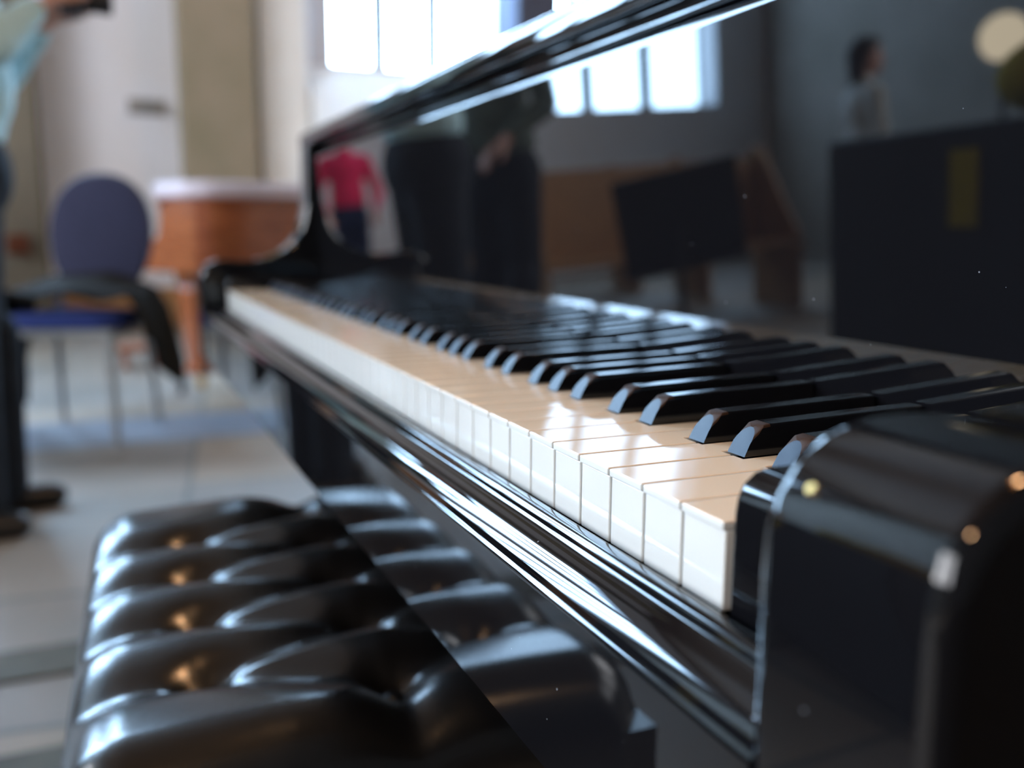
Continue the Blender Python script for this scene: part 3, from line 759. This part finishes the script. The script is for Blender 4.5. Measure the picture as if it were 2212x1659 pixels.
# black flight case with a yellow bag on it
r = thing('equipment_case', 'large black equipment case with a yellow strap, reflected at the right end of the fallboard', 'case', (-1.22, -1.45, 0), math.radians(8))
bm = NB(); box(bm, -0.42, 0.42, -0.26, 0.26, 0.04, 0.93); obj('shell', bm, CASEM, r, bevel=0.012)
bm = NB(); box(bm, 0.02, 0.10, 0.258, 0.266, 0.72, 0.88); obj('strap', bm, YELL, r, bevel=0.002)
for sx in (-0.36, 0.36):
    for sy in (-0.2, 0.2):
        bm = NB(); tube(bm, [(sx - 0.012, sy, 0.025), (sx + 0.012, sy, 0.025)], 0.025, 16); obj('wheel', bm, CAMB, r)
blob([('e', (0, 0, 0.09), (0.16, 0.12, 0.09)), ('e', (0.05, 0, 0.15), (0.10, 0.09, 0.07))], 'bag', YELL, None, 0.012, 4)
bg_o = bpy.data.objects['bag']; bg_o.location = (-1.14, -1.42, 0.932); tag(bg_o, 'soft yellow bag lying on top of the black equipment case', 'bag')

# ------------------------------------------------------------------ warm lamps
def pendant(i, x, y, z, label, power=LAMP):
    r = thing('pendant_lamp', label, 'lamp', (x, y, 0), 0, 'warm pendant lamps under the ceiling')
    bm = NB(); tube(bm, [(0, 0, z + 0.2), (0, 0, ZC)], 0.006, 8); obj('cord', bm, CAMB, r)
    bm = NB(); seg = 28
    prof = [(0.03, z + 0.22), (0.05, z + 0.20), (0.16, z + 0.08), (0.20, z + 0.0)]
    rings = [[(rr * math.cos(2 * math.pi * k / seg), rr * math.sin(2 * math.pi * k / seg), zz) for k in range(seg)] for rr, zz in prof]
    loft(bm, rings, cap=False); o = obj('lamp_shade', bm, BRASS, r); sm = o.modifiers.new('s', 'SOLIDIFY'); sm.thickness = 0.004
    bm = NB(); bmesh.ops.create_uvsphere(bm, u_segments=16, v_segments=12, radius=0.04); bmesh.ops.translate(bm, verts=bm.verts, vec=(0, 0, z + 0.04)); obj('bulb', bm, BULB, r)
    ld = bpy.data.lights.new('lamp_light', 'POINT'); ld.energy = power; ld.color = (1.0, 0.62, 0.34); ld.shadow_soft_size = 0.12
    lo = bpy.data.objects.new('lamp_light', ld); C.objects.link(lo); lo.location = (0, 0, z - 0.16); lo.parent = r
pendant(0, 0.4, 0.9, 3.4, 'brass pendant lamp hanging above the treble end of the black piano')
pendant(1, -5.2, 3.4, 3.8, 'brass pendant lamp hanging over the tail of the reddish brown piano')
pendant(2, 2.2, -1.6, 3.4, 'brass pendant lamp hanging behind the camera')

r = thing('globe_lamp', 'standing lamp with a cream globe, reflected at the upper right corner of the fallboard', 'lamp', (-3.0, -3.52, 0))
bm = NB(); lathe(bm, [(0.15, 0.0), (0.15, 0.02), (0.02, 0.035), (0.012, 0.06), (0.012, 1.29), (0.03, 1.31)], (0, 0, 0), 24); obj('stand', bm, CAMB, r)
bm = NB(); bmesh.ops.create_uvsphere(bm, u_segments=24, v_segments=16, radius=0.11); bmesh.ops.translate(bm, verts=bm.verts, vec=(0, 0, 1.415)); obj('globe', bm, emis('globe_glow', (1.0, 0.86, 0.62), 7), r)

bm = NB(); box(bm, -0.16, 0.16, -0.12, 0.12, 0.10, 0.14)
for sx in (-0.12, 0.12):
    for sy in (-0.08, 0.08): box(bm, sx - 0.02, sx + 0.02, sy - 0.02, sy + 0.02, 0.0, 0.10)
fs = tag(obj('footstool', bm, WALN, bevel=0.006), 'low reddish wooden footstool on the floor behind the blue chair', 'footstool'); fs.location = (-5.9, 0.0, 0)

STRIP = mat('dark_worn_stone', (0.075, 0.068, 0.045), 0.8, noise_amt=0.4, scale=9)
SHEENF = mat('blue_floor_sheen', (0.14, 0.17, 0.22), 0.5, noise_amt=0.2, scale=3)  # blue window sheen on the floor, put into the strip's colour
bm = NB(); box(bm, -1.74, -1.60, -1.6, -0.25, 0.0, 0.006); struct(obj('trim_3', bm, STRIP, bevel=0.003))
bm = NB(); box(bm, -1.33, -1.24, -1.6, -0.25, 0.0, 0.006); struct(obj('trim_4', bm, STRIP, bevel=0.003))
bm = NB(); box(bm, -4.15, -3.62, -1.3, 0.45, 0.0, 0.003); struct(obj('trim_sheen', bm, SHEENF, smooth=False))

DARKSHEET = mat('unseen_dark_sheet', (0.022, 0.017, 0.013), 0.95, noise_amt=0.3, scale=40)  # unseen dark floor sheet, added to darken reflections in the piano arm
bm = NB(); box(bm, 0.75, 4.9, -3.4, 3.4, 0.0, 0.008); struct(obj('trim_unseen_dark', bm, DARKSHEET, smooth=False))
